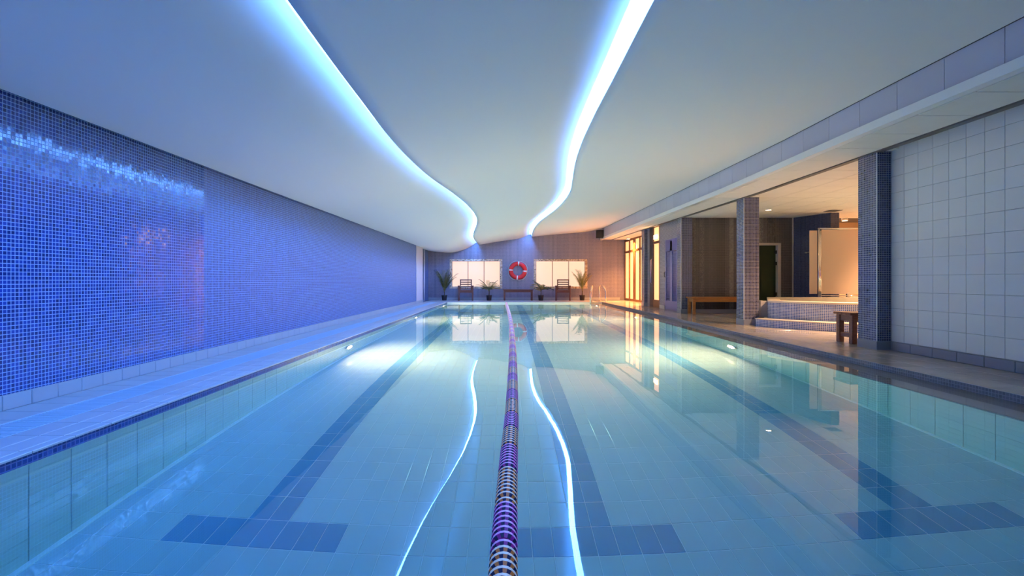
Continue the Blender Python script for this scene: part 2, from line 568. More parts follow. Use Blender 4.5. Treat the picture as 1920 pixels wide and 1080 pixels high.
# coping stones with two grooves and a mosaic nose
cp = MB()
for a, b in ((-2.72, -2.565), (-2.56, -2.43), (-2.425, -2.365)):
    cp.tile(a, b, -.125 + G / 2, .125 - G / 2, -.012, 0, .002)
me = cp.mesh('coping_tile', M['coping'])
y = 2.25
while y < PY1:
    put(me, 'coping_tile', deck_l, (0, y + .125, 0)); y += .25
MB().box(-2.45, -2.372, BACK, PY1, -.062, -.012).build('edge_band', M['mos_edge'], deck_l)
# drain grate between the two rows
gt = tag(empty('overflow_grate', (-2.855, 1.0, -.012)), 'long pale blue plastic drain grate let into the left walkway', 'drain grate')
for x in (-.133, .123):
    MB().box(x, x + .01, 0, 19.0, 0, .0125).build('rail', M['grate'], gt)
s = MB()
for k in range(790):
    s.box(-.12, .12, k * .024 + .004, k * .024 + .018, 0, .010)
s.build('grating', M['grate'], gt)['kind'] = 'stuff'
# skirting of the left wall
base_l = struct(MB().box(WL - .05, WL + .002, BACK, 19.6, -.012, .1), 'baseboard_left', M['grout'])
me = MB().tile(-.1015 + .0015, .1015 - .0015, -.049, .049, 0, .012, .003).mesh('tile', M['skirt'])
y = 2.04
while y < 19.5:
    put(me, 'tile', base_l, (WL + .002, y + .1015, .0495), (PI / 2, 0, PI / 2)); y += .203

# right deck: single stones where they can be told apart, the rest as one field
me = MB().tile(-.15 + G / 2, .15 - G / 2, -.15 + G / 2, .15 - G / 2, -.012, 0).mesh('tile', M['deck_r'])
rest = MB()
for j in range(0, 62):
    for i in range(0, 22):
        x, y = 3.965 + i * .3, 2.65 + j * .3
        if x > 4.72 and (y < 6.5 or (y > 13.1 and x > 5.2)): continue
        if y < 9.4 and x < 6.4:
            put(me, 'tile', deck_r, (x, y, 0))
        else:
            rest.tile(x - .15 + G / 2, x + .15 - G / 2, y - .15 + G / 2, y + .15 - G / 2, -.012, 0)
rest.tile(3.815, 4.7, BACK, 2.5, -.012, 0)
rest.build('tile_field', M['deck_r'], deck_r)['kind'] = 'stuff'
MB().box(3.8, 3.815, BACK, FAR, -.2, 0).build('edge_band', M['mos_edge_r'], deck_r)
rest = MB()
for i in range(20):
    for j in range(6):
        x, y = -2.25 + i * .3, PY1 + .18 + j * .3
        rest.tile(x - .148, x + .148, y - .148, y + .148, -.012, 0)
rest.build('tile_field', M['deck'], deck_f)['kind'] = 'stuff'

# ---- pool basin
pf = struct(MB().box(PX0 - .2, PX1 + .45, PY0 - .2, PY1 + .2, POOLZ - .2, POOLZ - .0022), 'pool_floor', M['pool_grout'], 'pale tiled floor of the swimming pool')
TX, TY = (PX1 - PX0) / 48, .2465
NX = 48
T_C = (-1.40, .455, 2.38)


def floor_dark(cx, cy_):
    if cy_ < 2.70: return False
    for c in T_C:
        if cy_ < 2.98 and abs(cx - c) < .487: return True
        if cy_ >= 2.98 and abs(cx - c) < .1225: return True
    return False


yrow0 = 2.735 - TY * 9
me_l = MB().tile(-TX / 2 + .0022, TX / 2 - .0022, -TY / 2 + .003, TY / 2 - .003, -.008, 0, .002).mesh('tile', M['pool_tile'])
me_d = MB().tile(-TX / 2 + .0022, TX / 2 - .0022, -TY / 2 + .003, TY / 2 - .003, -.008, 0, .002).mesh('tile', M['pool_dark'])
rl, rd = MB(), MB()
cnt = 0
for j in range(0, 79):
    cy_ = yrow0 + (j + .5) * TY
    if cy_ > PY1: break
    for i in range(NX):
        cx = PX0 + (i + .5) * TX
        dk = floor_dark(cx, cy_)
        if 8 <= j <= 14 and abs(cx) < 1.0 * cy_ + .1 and cnt < 296:
            put(me_d if dk else me_l, 'tile', pf, (cx, cy_, POOLZ)); cnt += 1
        else:
            (rd if dk else rl).tile(cx - TX / 2 + .0022, cx + TX / 2 - .0022, cy_ - TY / 2 + .0022, cy_ + TY / 2 - .0022, POOLZ - .008, POOLZ, .002)
rl.build('tile_field', M['pool_tile'], pf)['kind'] = 'stuff'
rd.build('lane_line', M['pool_dark'], pf)['kind'] = 'stuff'

for side, X in (('left', PX0), ('right', PX1)):
    sg = -1 if side == 'left' else 1
    w = struct(MB().box(min(X + sg * .006, X + sg * .2), max(X + sg * .006, X + sg * .2), PY0 - .2, PY1 + .2, POOLZ - .1, -.062 if sg < 0 else -.086), 'pool_wall_' + side, M['pool_wgrout'], 'tiled %s side wall of the swimming pool' % side)
    me = MB().tile(-.122 + .0018, .122 - .0018, -.061 + .0009, .061 - .0009, 0, .007, .002).mesh('tile', M['pool_wall'])
    rest = MB()
    for j in range(80):
        cyy = 1.15 + j * .244
        if cyy > PY1: break
        for k in range(10):
            cz = POOLZ + .061 + k * .122
            if 3 <= j < 33:
                put(me, 'tile', w, (X + sg * .007, cyy, cz), (PI / 2, 0, PI / 2 if side == 'left' else -PI / 2))
            else:
                a = X + sg * .007
                x0, x1 = (a, X) if sg < 0 else (X, a)
                rest.box(x0, x1, cyy - .1202, cyy + .1202, cz - .0601, cz + .0601)
    rest.build('tile_field', M['pool_wall'], w)['kind'] = 'stuff'
    MB().box(min(X, X - sg * .028), max(X, X - sg * .028), PY0, PY1, POOLZ, POOLZ + .014).build('base_fillet', M['fillet'], w)
    if sg < 0:
        MB().box(X - .007, X, PY0, PY1, POOLZ + 1.2205, -.0625).build('top_course', M['pool_wall'], w)
struct(MB().box(PX0 - .2, 4.0, PY1 - .003, PY1 + .2, POOLZ - .1, -.0125), 'pool_wall_far', M['pool_wall'], 'far end wall of the swimming pool')
struct(MB().box(PX0 - .2, 4.0, PY0 - .2, PY0, POOLZ - .1, -.001), 'pool_wall_near', M['pool_wall'], 'near end wall of the swimming pool')
lg = struct(MB().box(PX1 + .01, 3.81, PY0, PY1, -.35, -.085), 'pool_ledge', M['coping'], 'shallow submerged ledge along the right pool edge')
MB().box(PX1 - .004, PX1 + .012, PY0, PY1, -.125, -.083).build('edge_band', M['mos_edge_r'], lg)

wt = MB()
wt.quad((-2.40, PY0 - .01, WATER), (3.805, PY0 - .01, WATER), (3.805, PY1 + .01, WATER), (-2.40, PY1 + .01, WATER))
wo = wt.build('pool_water', M['water'])
tag(wo, 'calm clear blue water filling the swimming pool', 'water', kind='stuff')

# ---- left wall
struct(MB().box(WL - .2, WL, BACK, 18.2, -.25, 2.6), 'wall_left', M['mos_left'], 'long wall of small blue glass mosaic')
struct(MB().box(WL - .2, WL + .012, 18.2, 19.6, -.25, 2.6), 'wall_left', M['plain_pale'], 'pale end section of the blue mosaic wall')
struct(MB().box(-3.64, -3.44, 19.6, FAR + .2, -.25, 2.6), 'wall_left', M['mos_left'], 'recessed mosaic wall in the far left corner')
pp = MB().tube([(-3.395, 20.6, -.012), (-3.395, 20.6, 2.2)], .035, 10)
tag(pp.build('service_pipe', M['plain_pale'], None, True), 'thin pale vertical pipe in the far left corner', 'pipe')

# ---- far wall with two window openings
W1 = (-2.50, -.19, .50, 1.79)
W2 = (1.19, 3.54, .50, 1.79)
fw = MB()
for a, b in ((-3.64, W1[0]), (W1[1], W2[0]), (W2[1], 5.6)):
    fw.box(a, b, FAR, FAR + .3, -.25, 3.4)
for w in (W1, W2):
    fw.box(w[0], w[1], FAR, FAR + .3, -.25, w[2])
    fw.box(w[0], w[1], FAR, FAR + .3, w[3], 3.4)
wf = struct(fw, 'wall_far', M['mos_far'], 'far wall of grey blue mosaic with two lit windows')
bf = struct(MB().box(-3.44, 5.2, FAR - .004, FAR, -.012, .11), 'baseboard_far', M['grout'])
me = MB().tile(-.148, .148, -.054, .054, 0, .01, .003).mesh('tile', M['skirt'])
for k in range(28):
    put(me, 'tile', bf, (-3.28 + k * .3, FAR - .004, .054), (PI / 2, 0, 0))
for n, w in ((1, W1), (2, W2)):
    r = tag(empty('window_%d' % n, (w[0], FAR, w[2])), ['wide frosted window lit warm beside the tall left palm', 'wide frosted window lit warm on the right of the lifebuoy'][n - 1], kind='structure')
    ww, wh = w[1] - w[0], w[3] - w[2]
    fr = .1
    for nm, b in (('reveal', (0, fr, -.012, .12, 0, wh)), ('reveal', (ww - fr, ww, -.012, .12, 0, wh)),
                  ('reveal', (fr, ww - fr, -.012, .12, wh - fr, wh)), ('sill', (fr, ww - fr, -.012, .12, 0, fr * .9))):
        MB().bbox(*b, .004).build(nm, M['reveal'], r)
    pw = (ww - 2 * fr) / 3
    for k in range(3):
        MB().box(fr + k * pw + .012, fr + (k + 1) * pw - .012, .06, .075, fr * .9, wh - fr).build('pane', M['pane'], r)
    for k in (1, 2):
        MB().box(fr + k * pw - .013, fr + k * pw + .013, .05, .08, fr * .9, wh - fr).build('mullion', M['frame'], r)

# ---- back wall and roof close the hall
struct(MB().box(-3.5, 4.9, BACK - .2, BACK, -.25, 3.4), 'wall_near', M['mos_far'], 'mosaic wall at the near end of the hall')
struct(MB().box(-3.7, 11.2, BACK - .2, FAR + .5, 3.4, 3.6), 'ceiling', M['roof'], 'concrete roof slab above the suspended ceiling')

# ---- the waved ceiling, three panels with two light coves
ys = [BACK + k * (FAR - .02 - BACK) / 125 for k in range(126)]
cl = tag(empty('ceiling'), 'smooth white ceiling that dips in a wave above the pool', kind='structure')
RISE, LEDZ = .125, .10
COVE = {gl: (.068, .028, .03), gr: (.085, 0.0, .11)}   # strip reach left and right of the panel edge, height of the edge


def sstep(t):
    t = min(max(t, 0), 1)
    return t * t * (3 - 2 * t)


def sheet(name, xa, xb, rise_right, edge_left):
    mb = MB()
    n = 26
    cols = []
    for y in ys:
        a, b = xa(y), xb(y)
        bb = b - (COVE[xb][0] if rise_right else 0)
        row = []
        if edge_left:
            z = hc(a, y)
            row += [(a + .10, y, z + COVE[xa][2]), (a + .002, y, z + COVE[xa][2])]
        for k in range(n + 1):
            t = k / n
            if rise_right: t = 1 - (1 - t) ** 1.6
            x = a + (bb - a) * t
            z = hc(x, y)
            if rise_right: z += RISE * min(max((x - (bb - .55)) / .55, 0), 1) ** 2
            row.append((x, y, z))
        cols.append(row)
    w = len(cols[0])
    for row in cols: mb.v += row
    for j in range(len(ys) - 1):
        for k in range(w - 1):
            i = j * w + k
            mb.f.append((i, i + w, i + w + 1, i + 1)); mb.m.append(0)
    me = mb.mesh(name, M['ceil'])
    nfas = 2 if edge_left else 0
    me.polygons.foreach_set('use_smooth', [(q % (w - 1)) >= nfas for q in range(len(me.polygons))])
    return put(me, name, cl)


def wl_edge(y): return (WL if y < 19.6 else -3.44) + .035
sheet('ceiling_panel', wl_edge, gl, True, False)
sheet('ceiling_panel', gl, gr, True, True)
sheet('ceiling_panel', gr, lambda y: bx(y) + .02, False, True)

for gfun, lab in ((gl, 'blue white light strip in the ceiling cove over the left lane, mostly hidden'), (gr, 'bright blue white light strip winding along the ceiling right of centre')):
    st = tag(empty('led_strip', (gfun(0), 0, hc(gfun(0), 0))), lab, 'light strip', 'ceiling cove lights')
    e, c = MB(), MB()
    wl_, wr_, _ = COVE[gfun]
    yl = ys[::2]
    for ya, yb in zip(yl, yl[1:]):
        if yb > 21.95: continue
        P = []
        for y in (ya, yb):
            x = gfun(y); z = hc(x, y)
            P.append((x, y, z))
        (x0, y0, z0), (x1, y1, z1) = P
        e.quad((x0 + wr_, y0, z0 + LEDZ), (x0 - wl_, y0, z0 + LEDZ), (x1 - wl_, y1, z1 + LEDZ), (x1 + wr_, y1, z1 + LEDZ))
        c.quad((x0 + wr_ + .01, y0, z0 + LEDZ + .012), (x0 - wl_ - .03, y0, z0 + LEDZ + .012), (x1 - wl_ - .03, y1, z1 + LEDZ + .012), (x1 + wr_ + .01, y1, z1 + LEDZ + .012))
        c.quad((x0 + wr_ + .01, y0, z0 + LEDZ + .012), (x1 + wr_ + .01, y1, z1 + LEDZ + .012), (x1 + wr_ + .01, y1, z1 + .02), (x0 + wr_ + .01, y0, z0 + .02))
    for mb, nm, mt in ((e, 'diffuser', M['led']), (c, 'back_channel', M['lip'])):
        o = mb.build(nm, mt, st)
        o.matrix_parent_inverse = Matrix.Translation(-Vector(st.location))

# ---- soffit edge over the right deck: lip, fascia panels, ceiling tiles
beam = MB()
sy = [BACK + k * (FAR - .01 - BACK) / 50 for k in range(51)]
for ya, yb in zip(sy, sy[1:]):
    for q in (0, 1):
        pass
    a0, a1, h0, h1 = bx(ya), bx(yb), hs(ya), hs(yb)
    beam.quad((a0, ya, h0), (a0, ya, h0 + .085), (a1, yb, h1 + .085), (a1, yb, h1))
    beam.quad((a0, ya, h0), (a1, yb, h1), (a1 + .09, yb, h1), (a0 + .09, ya, h0))
    beam.quad((a0, ya, h0 + .085), (a0 + .06, ya, h0 + .085), (a1 + .06, yb, h1 + .085), (a1, yb, h1 + .085))
    beam.quad((a0 + .09, ya, h0), (a1 + .09, yb, h1), (a1 + .09, yb, h1 + .05), (a0 + .09, ya, h0 + .05))
tr1 = struct(beam, 'trim_1', M['lip'], 'white lip along the edge of the lowered ceiling')
MB_f = MB()
y = 1.2
while y < FAR - .1:
    yb = min(y + .535, FAR - .02)
    f = MB()
    ya, yc = y + .003, yb - .003
    pts = []
    for q in (ya, yc):
        a = bx(q) + .03
        pts.append((a, q, hs(q) + .08, hc(a, q) - .004))
    (a0, q0, l0, t0), (a1, q1, l1, t1) = pts
    f.quad((a0, q0, l0), (a0, q0, t0), (a1, q1, t1), (a1, q1, l1))
    f.quad((a0, q0, l0), (a0 + .012, q0, l0), (a0 + .012, q0, t0), (a0, q0, t0))
    f.quad((a1, q1, l1), (a1, q1, t1), (a1 + .012, q1, t1), (a1 + .012, q1, l1))
    f.build('panel', M['fascia'], tr1)
    y += .535
bk = MB()
for ya, yb in zip(sy, sy[1:]):
    bk.quad((bx(ya) + .042, ya, hs(ya)), (bx(ya) + .042, ya, 3.4), (bx(yb) + .042, yb, 3.4), (bx(yb) + .042, yb, hs(yb)))
bk.build('backing', M['track'], tr1)

ca = MB()
for ya, yb in zip(sy, sy[1:]):
    ca.quad((bx(ya) + .05, ya, hs(ya) + .03), (bx(yb) + .05, yb, hs(yb) + .03), (11.1, yb, hs(yb) + .03), (11.1, ya, hs(ya) + .03))
cao = struct(ca, 'ceiling', M['track'], 'lowered tile ceiling over the right deck and alcove')
tl = {}
def ctile(x0, x1, y, d=.6):
    key = (round(x1 - x0, 3), d)
    if key not in tl:
        w = x1 - x0
        mb = MB(); mb.tile(-w / 2 + .005, w / 2 - .005, -d / 2 + .005, d / 2 - .005, -.018, 0, .004)
        tl[key] = mb.mesh('tile', M['soffit'])
    yc = y + d / 2
    sl = math.atan(.0145) if yc > 9 else 0
    return put(tl[key], 'tile', cao, ((x0 + x1) / 2, yc, hs(yc)), (PI - sl if False else PI + sl, 0, 0))
y = 1.8
while y < FAR - .6:
    x0 = bx(y + .3) + .09
    w = 4.5 - x0 + .02
    w = .58 if w > .5 else .46 if w > .42 else .4
    ctile(4.51 - w, 4.51, y)
    if y < 13 and y > 5.8:
        for k in range(8):
            ctile(4.60 + k * .6, 5.20 + k * .6, y)
    elif y >= 16.8:
        ctile(4.60, 5.20, y)
    y += .6
trk = MB()
for ya, yb in zip(sy, sy[1:]):
    if ya > 15: break
    za, zb = hs(ya) - .012, hs(yb) - .012
    trk.quad((4.515, ya, za), (4.515, yb, zb), (4.595, yb, zb), (4.595, ya, za))
    trk.quad((4.515, ya, za), (4.515, ya, za + .04), (4.515, yb, zb + .04), (4.515, yb, zb))
    trk.quad((4.595, ya, za), (4.595, yb, zb), (4.595, yb, zb + .04), (4.595, ya, za + .04))
struct(trk, 'trim_2', M['track'], 'dark track along the lowered ceiling above the columns')

# ---- right wall of white tiles
wr = struct(MB().box(4.706, 4.9, BACK, 6.13, -.25, 2.46), 'wall_right', M['grout_w'], 'wall of large square white tiles')
me = MB().tile(-.0985, .0985, -.0985, .0985, 0, .006, .002).mesh('tile', M['white_tile'])
rest = MB()
for j in range(46):
    yc = 6.03 - j * .2
    if yc < BACK + .1: break
    for k in range(12):
        zc = .21 + k * .2
        if yc > 3.4:
            put(me, 'tile', wr, (4.706, yc, zc), (PI / 2, 0, -PI / 2))
        else:
            rest.box(4.7, 4.706, yc - .0985, yc + .0985, zc - .0985, zc + .0985)
rest.build('tile_field', M['white_tile'], wr)['kind'] = 'stuff'
br = struct(MB().box(4.694, 4.706, BACK, 6.12, -.012, .105), 'baseboard_right', M['grout'])
me = MB().tile(-.148, .148, -.05, .05, 0, .01, .003).mesh('tile', M['skirt_d'])
for k in range(12):
    put(me, 'tile', br, (4.694, 5.97 - k * .3, .052), (PI / 2, 0, -PI / 2))

# ---- alcove walls
alc = MB().box(4.82, 6.28, 13.1, 13.3, -.25, 2.6)
alc.box(6.28, 7.16, 13.1, 13.3, 1.83, 2.6)
alc.box(7.16, 7.60, 13.1, 13.3, -.25, 2.6)
struct(alc, 'wall_alcove', M['mos_alc'], 'dark striped mosaic wall at the back of the alcove')
aw = MB()
p0, p1 = (7.47, 13.1), (7.76, 12.0)
aw.quad((p0[0], p0[1], -.2), (p1[0], p1[1], -.2), (p1[0], p1[1], 2.6), (p0[0], p0[1], 2.6))
aw.quad((p1[0], p1[1], -.2), (p1[0] + .2, p1[1], -.2), (p1[0] + .2, p1[1], 2.6), (p1[0], p1[1], 2.6))
aw.quad((p1[0] + .2, p1[1], -.2), (p0[0] + .2, p0[1], -.2), (p0[0] + .2, p0[1], 2.6), (p1[0] + .2, p1[1], 2.6))
struct(aw, 'wall_alcove', mosaic('navy_mosaic_short', [(.012, .022, .08), (.02, .035, .12), (.035, .055, .16)], (.10, .11, .15), 'x+y', .0275, .08, .2), 'short navy mosaic wall beside the glass screen')
tag(MB().box(7.455, 7.48, 13.07, 13.105, -.012, 2.49).build('trim_3', M['alu']), 'pale corner bead between the two alcove walls', kind='structure')
struct(MB().box(10.4, 10.6, 6.2, 15.2, -.25, 2.7), 'wall_alcove', M['warm_wall'], 'warm lit wall on the far right of the alcove')
struct(MB().box(4.9, 10.6, 6.3, 6.45, -.25, 2.6), 'wall_alcove', M['warm_wall'], 'near wall of the alcove behind the white tiles')
struct(MB().box(7.7, 10.6, 14.6, 14.8, -.25, 2.7), 'wall_alcove', M['warm_wall'], 'orange lit wall behind the glass screen')
struct(MB().box(7.66, 7.76, 13.0, 14.8, -.25, 2.7), 'wall_alcove', M['warm_wall'], 'side wall of the orange lit room')
ba = struct(MB().box(4.84, 6.28, 13.085, 13.1, -.012, .1), 'baseboard_alcove', M['skirt'])

# green door in the alcove wall
d1 = tag(empty('door_1', (6.28, 13.1, 0)), 'dark green service door with pale frame in the alcove wall', kind='structure')
MB().bbox(0, .88, .10, .13, 0, 1.80, .004).build('door_leaf', M['green'], d1)
for b in ((.80, .88, -.02, .12, 0, 1.83), (0, .06, -.02, .12, 0, 1.83), (.06, .80, -.02, .12, 1.77, 1.83)):
    MB().bbox(*b, .004).build('frame', M['alu'], d1)
for z in (.45, 1.25, 1.55):
    MB().bbox(.765, .80, .02, .1, z, z + .09, .004).build('hinge', M['pot'], d1)

# ---- wall with louvre door and glass door between the columns further down
sw = MB()
sw.box(4.72, 4.95, 13.3, 13.86, -.25, 2.75)
sw.box(4.72, 4.95, 14.94, 15.45, -.25, 2.75)
sw.box(4.72, 4.95, 13.86, 14.94, 2.05, 2.75)
sw.box(4.72, 4.95, 16.56, 16.95, -.25, 2.75)
sw.box(4.72, 5.3, 17.1, 17.2, -.25, 2.75)
sw.box(5.2, 5.3, 17.1, 18.9, -.25, 2.75)
struct(sw, 'wall_right', M['mos_side'], 'grey violet mosaic wall with louvre door and glass door')
tag(MB().bbox(4.705, 4.72, 14.95, 15.44, -.012, .1, .003).build('baseboard_right', M['skirt']), None, kind='structure')
d2 = tag(empty('door_2', (4.72, 13.86, 0)), 'blue louvred door in the mosaic wall', kind='structure')
for nm, b in (('stile', (.0, .05, .0, .07, 0, 2.05)), ('stile', (.0, .05, .46, .62, .26, 2.0)), ('stile', (.0, .05, 1.0, 1.08, 0, 2.05)), ('bottom_panel', (.0, .05, .07, 1.0, 0, .26)), ('top_panel', (0, .05, .07, 1.0, 1.70, 2.05))):
    MB().bbox(*b, .004).build(nm, M['louver_f'] if nm != 'top_panel' else M['louver'], d2)
sl = MB(); sl.v += []
sl.bbox(-.03, .03, 0, .39, -.006, .006, .002)
sme = sl.mesh('slat', M['louver'])
for k in range(28):
    for y0 in (.07, .62):
        o = put(sme, 'slat', d2, (.03, y0, .28 + k * .051), (0, math.radians(62), 0))
        if y0 > .5: o.scale = (1, .97, 1)
MB().box(.058, .07, .07, 1.0, .2, 1.75).build('backing', M['dark'], d2)
MB().tube([(-.03, .99, .95), (-.05, .99, .98), (-.05, .99, 1.08), (-.03, .99, 1.11)], .01, 8).build('handle', M['pot'], d2)

d3 = tag(empty('door_3', (4.74, 15.45, 0)), 'dark framed glass door with lit transom beside the louvre door', kind='structure')
for b in ((-.02, .06, 0, .10, 0, 2.62), (-.02, .06, .72, 1.11, 0, 2.62), (-.02, .06, .1, .72, 2.02, 2.10), (-.02, .06, .1, .72, 2.54, 2.62), (-.02, .06, .1, .72, 0, .24)):
    MB().bbox(*b, .004).build('frame', M['frame_d'] if b[2] > .5 else M['frame'], d3)
MB().box(.02, .03, .1, .72, .24, 2.02).build('pane', M['pane_o'], d3)
MB().box(.02, .03, .1, .72, 2.10, 2.54).build('transom_pane', M['pane_o'], d3)
MB().tube([(-.02, .80, .75), (-.06, .80, .78), (-.06, .80, 1.52), (-.02, .80, 1.55)], .012, 8).build('pull_handle', M['steel'], d3)
lb = empty('wall_lamp', (4.735, 15.93, 2.17))
tag(lb, 'small bright lamp glowing at the transom of the glass door', 'lamp')
MB().bbox(-.02, .02, -.17, .17, 0, .13, .01).build('diffuser', emit('wall_lamp_light', (1, .55, .22), 22), lb)
MB().bbox(.015, .024, -.18, .18, -.01, .14, .002).build('back_plate', M['frame'], lb)

# glazing in the far right corner
w3 = tag(empty('window_3', (5.2, 18.9, 0)), 'brown framed glazed doors glowing orange in the far right corner', kind='structure')
L3 = FAR - 18.9
for y in (0, .55, 1.30, 1.48, 2.2, 3.0):
    MB().bbox(-.04, .06, y, y + .09, 0, 2.60, .006).build('mullion', M['frame'], w3)
for z in (2.03, 2.52):
    MB().bbox(-.035, .055, 0, L3, z, z + .09, .006).build('transom', M['frame'], w3)
MB().bbox(-.035, .055, 0, L3, 0, .09, .006).build('threshold', M['frame'], w3)
for a, b in ((.09, .55), (.64, 1.30), (1.57, 2.2), (2.29, 3.0)):
    MB().box(0, .012, a, b, .09, 2.03).build('pane', M['pane_o'], w3)
    MB().box(0, .012, a, b, 2.12, 2.52).build('top_pane', M['pane_o'], w3)
MB().box(0, .012, 1.39, 1.48, .09, 2.52).build('pane', M['pane_o'], w3)

# ---- columns
def column(x0, x1, y0, y1, lab):
    c = tag(empty('column', ((x0 + x1) / 2, (y0 + y1) / 2, 0)), lab, 'column', 'mosaic columns along the right deck')
    w, d = (x1 - x0) / 2, (y1 - y0) / 2
    top = hs((y0 + y1) / 2) + .02
    MB().box(-w, w, -d, d, -.012, top).build('shaft', M['mos_col'], c)
    # base of plain tiles, one per face
    for b in ((-w - .008, w + .008, -d - .008, -d, -.011, .105), (-w - .008, -w, -d, d, -.011, .105), (-w - .008, w + .008, d, d + .008, -.011, .105), (w, w + .008, -d, d, -.011, .105)):
        MB().bbox(*b, .002).build('base_tile', M['skirt_d'], c)
    MB().box(-w - .003, -w + .006, -d - .003, -d + .006, .105, top).build('corner_bead', M['lip'], c)
    return c


column(4.53, 4.80, 6.135, 6.46, 'nearest navy mosaic column, standing against the white tiled wall')
column(4.53, 4.82, 9.57, 9.88, 'free standing mosaic column between the wooden bench and the hot tub')
column(4.53, 4.82, 13.02, 13.32, 'mosaic corner column beside the blue louvred door')
column(4.60, 4.86, 16.80, 17.10, 'farthest mosaic column, next to the orange lit glazing')

# ================================================================ THINGS
# ---- pool lamps
def pool_lamp(loc, rz, lab, mat):
    t = tag(empty('pool_lamp', loc, rz), lab, 'pool light', 'underwater pool lamps')
    # faces +Y of its own frame
    MB().lathe([(.12, .0), (.15, .0), (.155, .012), (.145, .028), (.12, .03)], 28, axis='y').build('bezel', M['steel'], t, True)
    MB().lathe([(.118, .010), (.122, .0205)], 28, axis='y').build('lens_rim', M['steel'], t, True)
    ln = MB(); ln.v += [(.119 * math.sin(2 * PI * q / 16), .02, .119 * math.cos(2 * PI * q / 16)) for q in range(16)]
    ln.f.append(tuple(range(16))); ln.m.append(0)
    ln.build('lens', mat, t)
    return t


for Y, w in ((7.5, 'nearest'), (13.0, 'middle'), (18.7, 'farthest')):
    pool_lamp((PX0 + .001, Y, WATER - .62), -PI / 2, '%s glowing round lamp in the left pool wall under water' % w, M['lamp'])
    pool_lamp((PX1 - .001, Y, WATER - .62), PI / 2, '%s glowing round lamp in the right pool wall under water' % w, M['lamp'])

# ---- lane rope
RX = [(.5, -.02), (1.5, -.012), (2.5, .01), (3.5, .037), (6.7, .078), (11, .09), (15.3, .045), (19.95, -.02)]
rp = tag(empty('lane_rope', (0, PY0, WATER)), 'long floating lane rope of purple and pale discs down the pool', 'lane rope')
PIT = .0405
RC = WATER + .012


def disc_mesh(ma, mb_):
    prof = [(.014, -.016), (.033, -.0155), (.0455, -.007), (.047, 0), (.0455, .007), (.033, .0155), (.014, .016)]
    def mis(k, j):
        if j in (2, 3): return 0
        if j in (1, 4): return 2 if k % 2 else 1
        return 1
    return MB().lathe(prof, 20, axis='y', mis=mis).mesh('float_disc', [ma, mb_, M['d_slot']])


dm = [disc_mesh(M['d_pale_l'], M['d_pale']), disc_mesh(M['d_purple_l'], M['d_purple'])]
far_discs = MB()
fcols = []
k = 0
n_ind = 0
Y = PY0 + .1
start = 1.0
while Y < PY1 - .05:
    g = int(((Y - 1.62) // .34)) % 2        # 0 -> purple first
    kind = 1 if g == 0 else 0
    if Y >= start and n_ind < 300:
        put(dm[kind], 'float_disc', rp, (smooth_tab(Y, RX), Y - PY0, RC - WATER)); n_ind += 1
    elif Y >= start:
        off = kind * 3
        far_discs.lathe([(.014, -.016), (.033, -.0155), (.0455, -.007), (.047, 0), (.0455, .007), (.033, .0155)], 14,
                        (smooth_tab(Y, RX), Y - PY0, RC - WATER), 'y', mis=lambda a, j, o=off: o if j in (2, 3) else (o + 1))
    k += 1
    Y += PIT * (1.35 if k % 8 == 3 else .95)
far_discs.build('float_disc_run', [M['d_pale_l'], M['d_pale'], M['d_slot'], M['d_purple_l'], M['d_purple'], M['d_slot']], rp)['kind'] = 'stuff'
MB().tube([(smooth_tab(PY0 + t * .3, RX), t * .3, RC - WATER) for t in range(66)], .016, 8).build('core', M['rope_c'], rp)

# ---- lifebuoy
lbz = 1.283
lf = tag(empty('lifebuoy', (.49, FAR - .015, lbz)), 'red lifebuoy with four white bands on the far wall', 'lifebuoy')
t = MB()
R, r = .305, .088
for a in range(48):
    A = 2 * PI * a / 48
    for b in range(14):
        B = 2 * PI * b / 14
        rr = R + r * math.cos(B)
        t.v.append((rr * math.cos(A), -.075 + r * .72 * math.sin(B), rr * math.sin(A)))
for a in range(48):
    for b in range(14):
        a2, b2 = (a + 1) % 48, (b + 1) % 14
        t.f.append((a * 14 + b, a * 14 + b2, a2 * 14 + b2, a2 * 14 + b)); t.m.append(0)
t.build('ring', M['red'], lf, True)
for q in range(4):
    A0 = math.radians(-5 + 90 * q)
    t = MB()
    for a in range(5):
        A = A0 + math.radians(-5 + 2.5 * a)
        for b in range(14):
            B = 2 * PI * b / 14
            rr = R + (r + .004) * math.cos(B)
            t.v.append((rr * math.cos(A), -.075 + (r * .72 + .004) * math.sin(B), rr * math.sin(A)))
    for a in range(4):
        for b in range(14):
            b2 = (b + 1) % 14
            t.f.append((a * 14 + b, a * 14 + b2, (a + 1) * 14 + b2, (a + 1) * 14 + b)); t.m.append(0)
    t.build('band', M['white'], lf, True)
rope = []
for q in range(4):
    for u in range(12):
        A = math.radians(-5 + 90 * q + 90 * u / 12)
        rr = R + r + .01 + .035 * math.sin(PI * u / 12)
        rope.append((rr * math.cos(A), -.075, rr * math.sin(A)))
MB().tube(rope + rope[:1], .006, 6, caps=False).build('grab_line', M['white'], lf, True)
MB().tube([(0, .0, R - r - .012), (0, -.12, R - r - .012), (0, -.15, R - r + .02)], .012, 8).build('hook', M['pot'], lf, True)

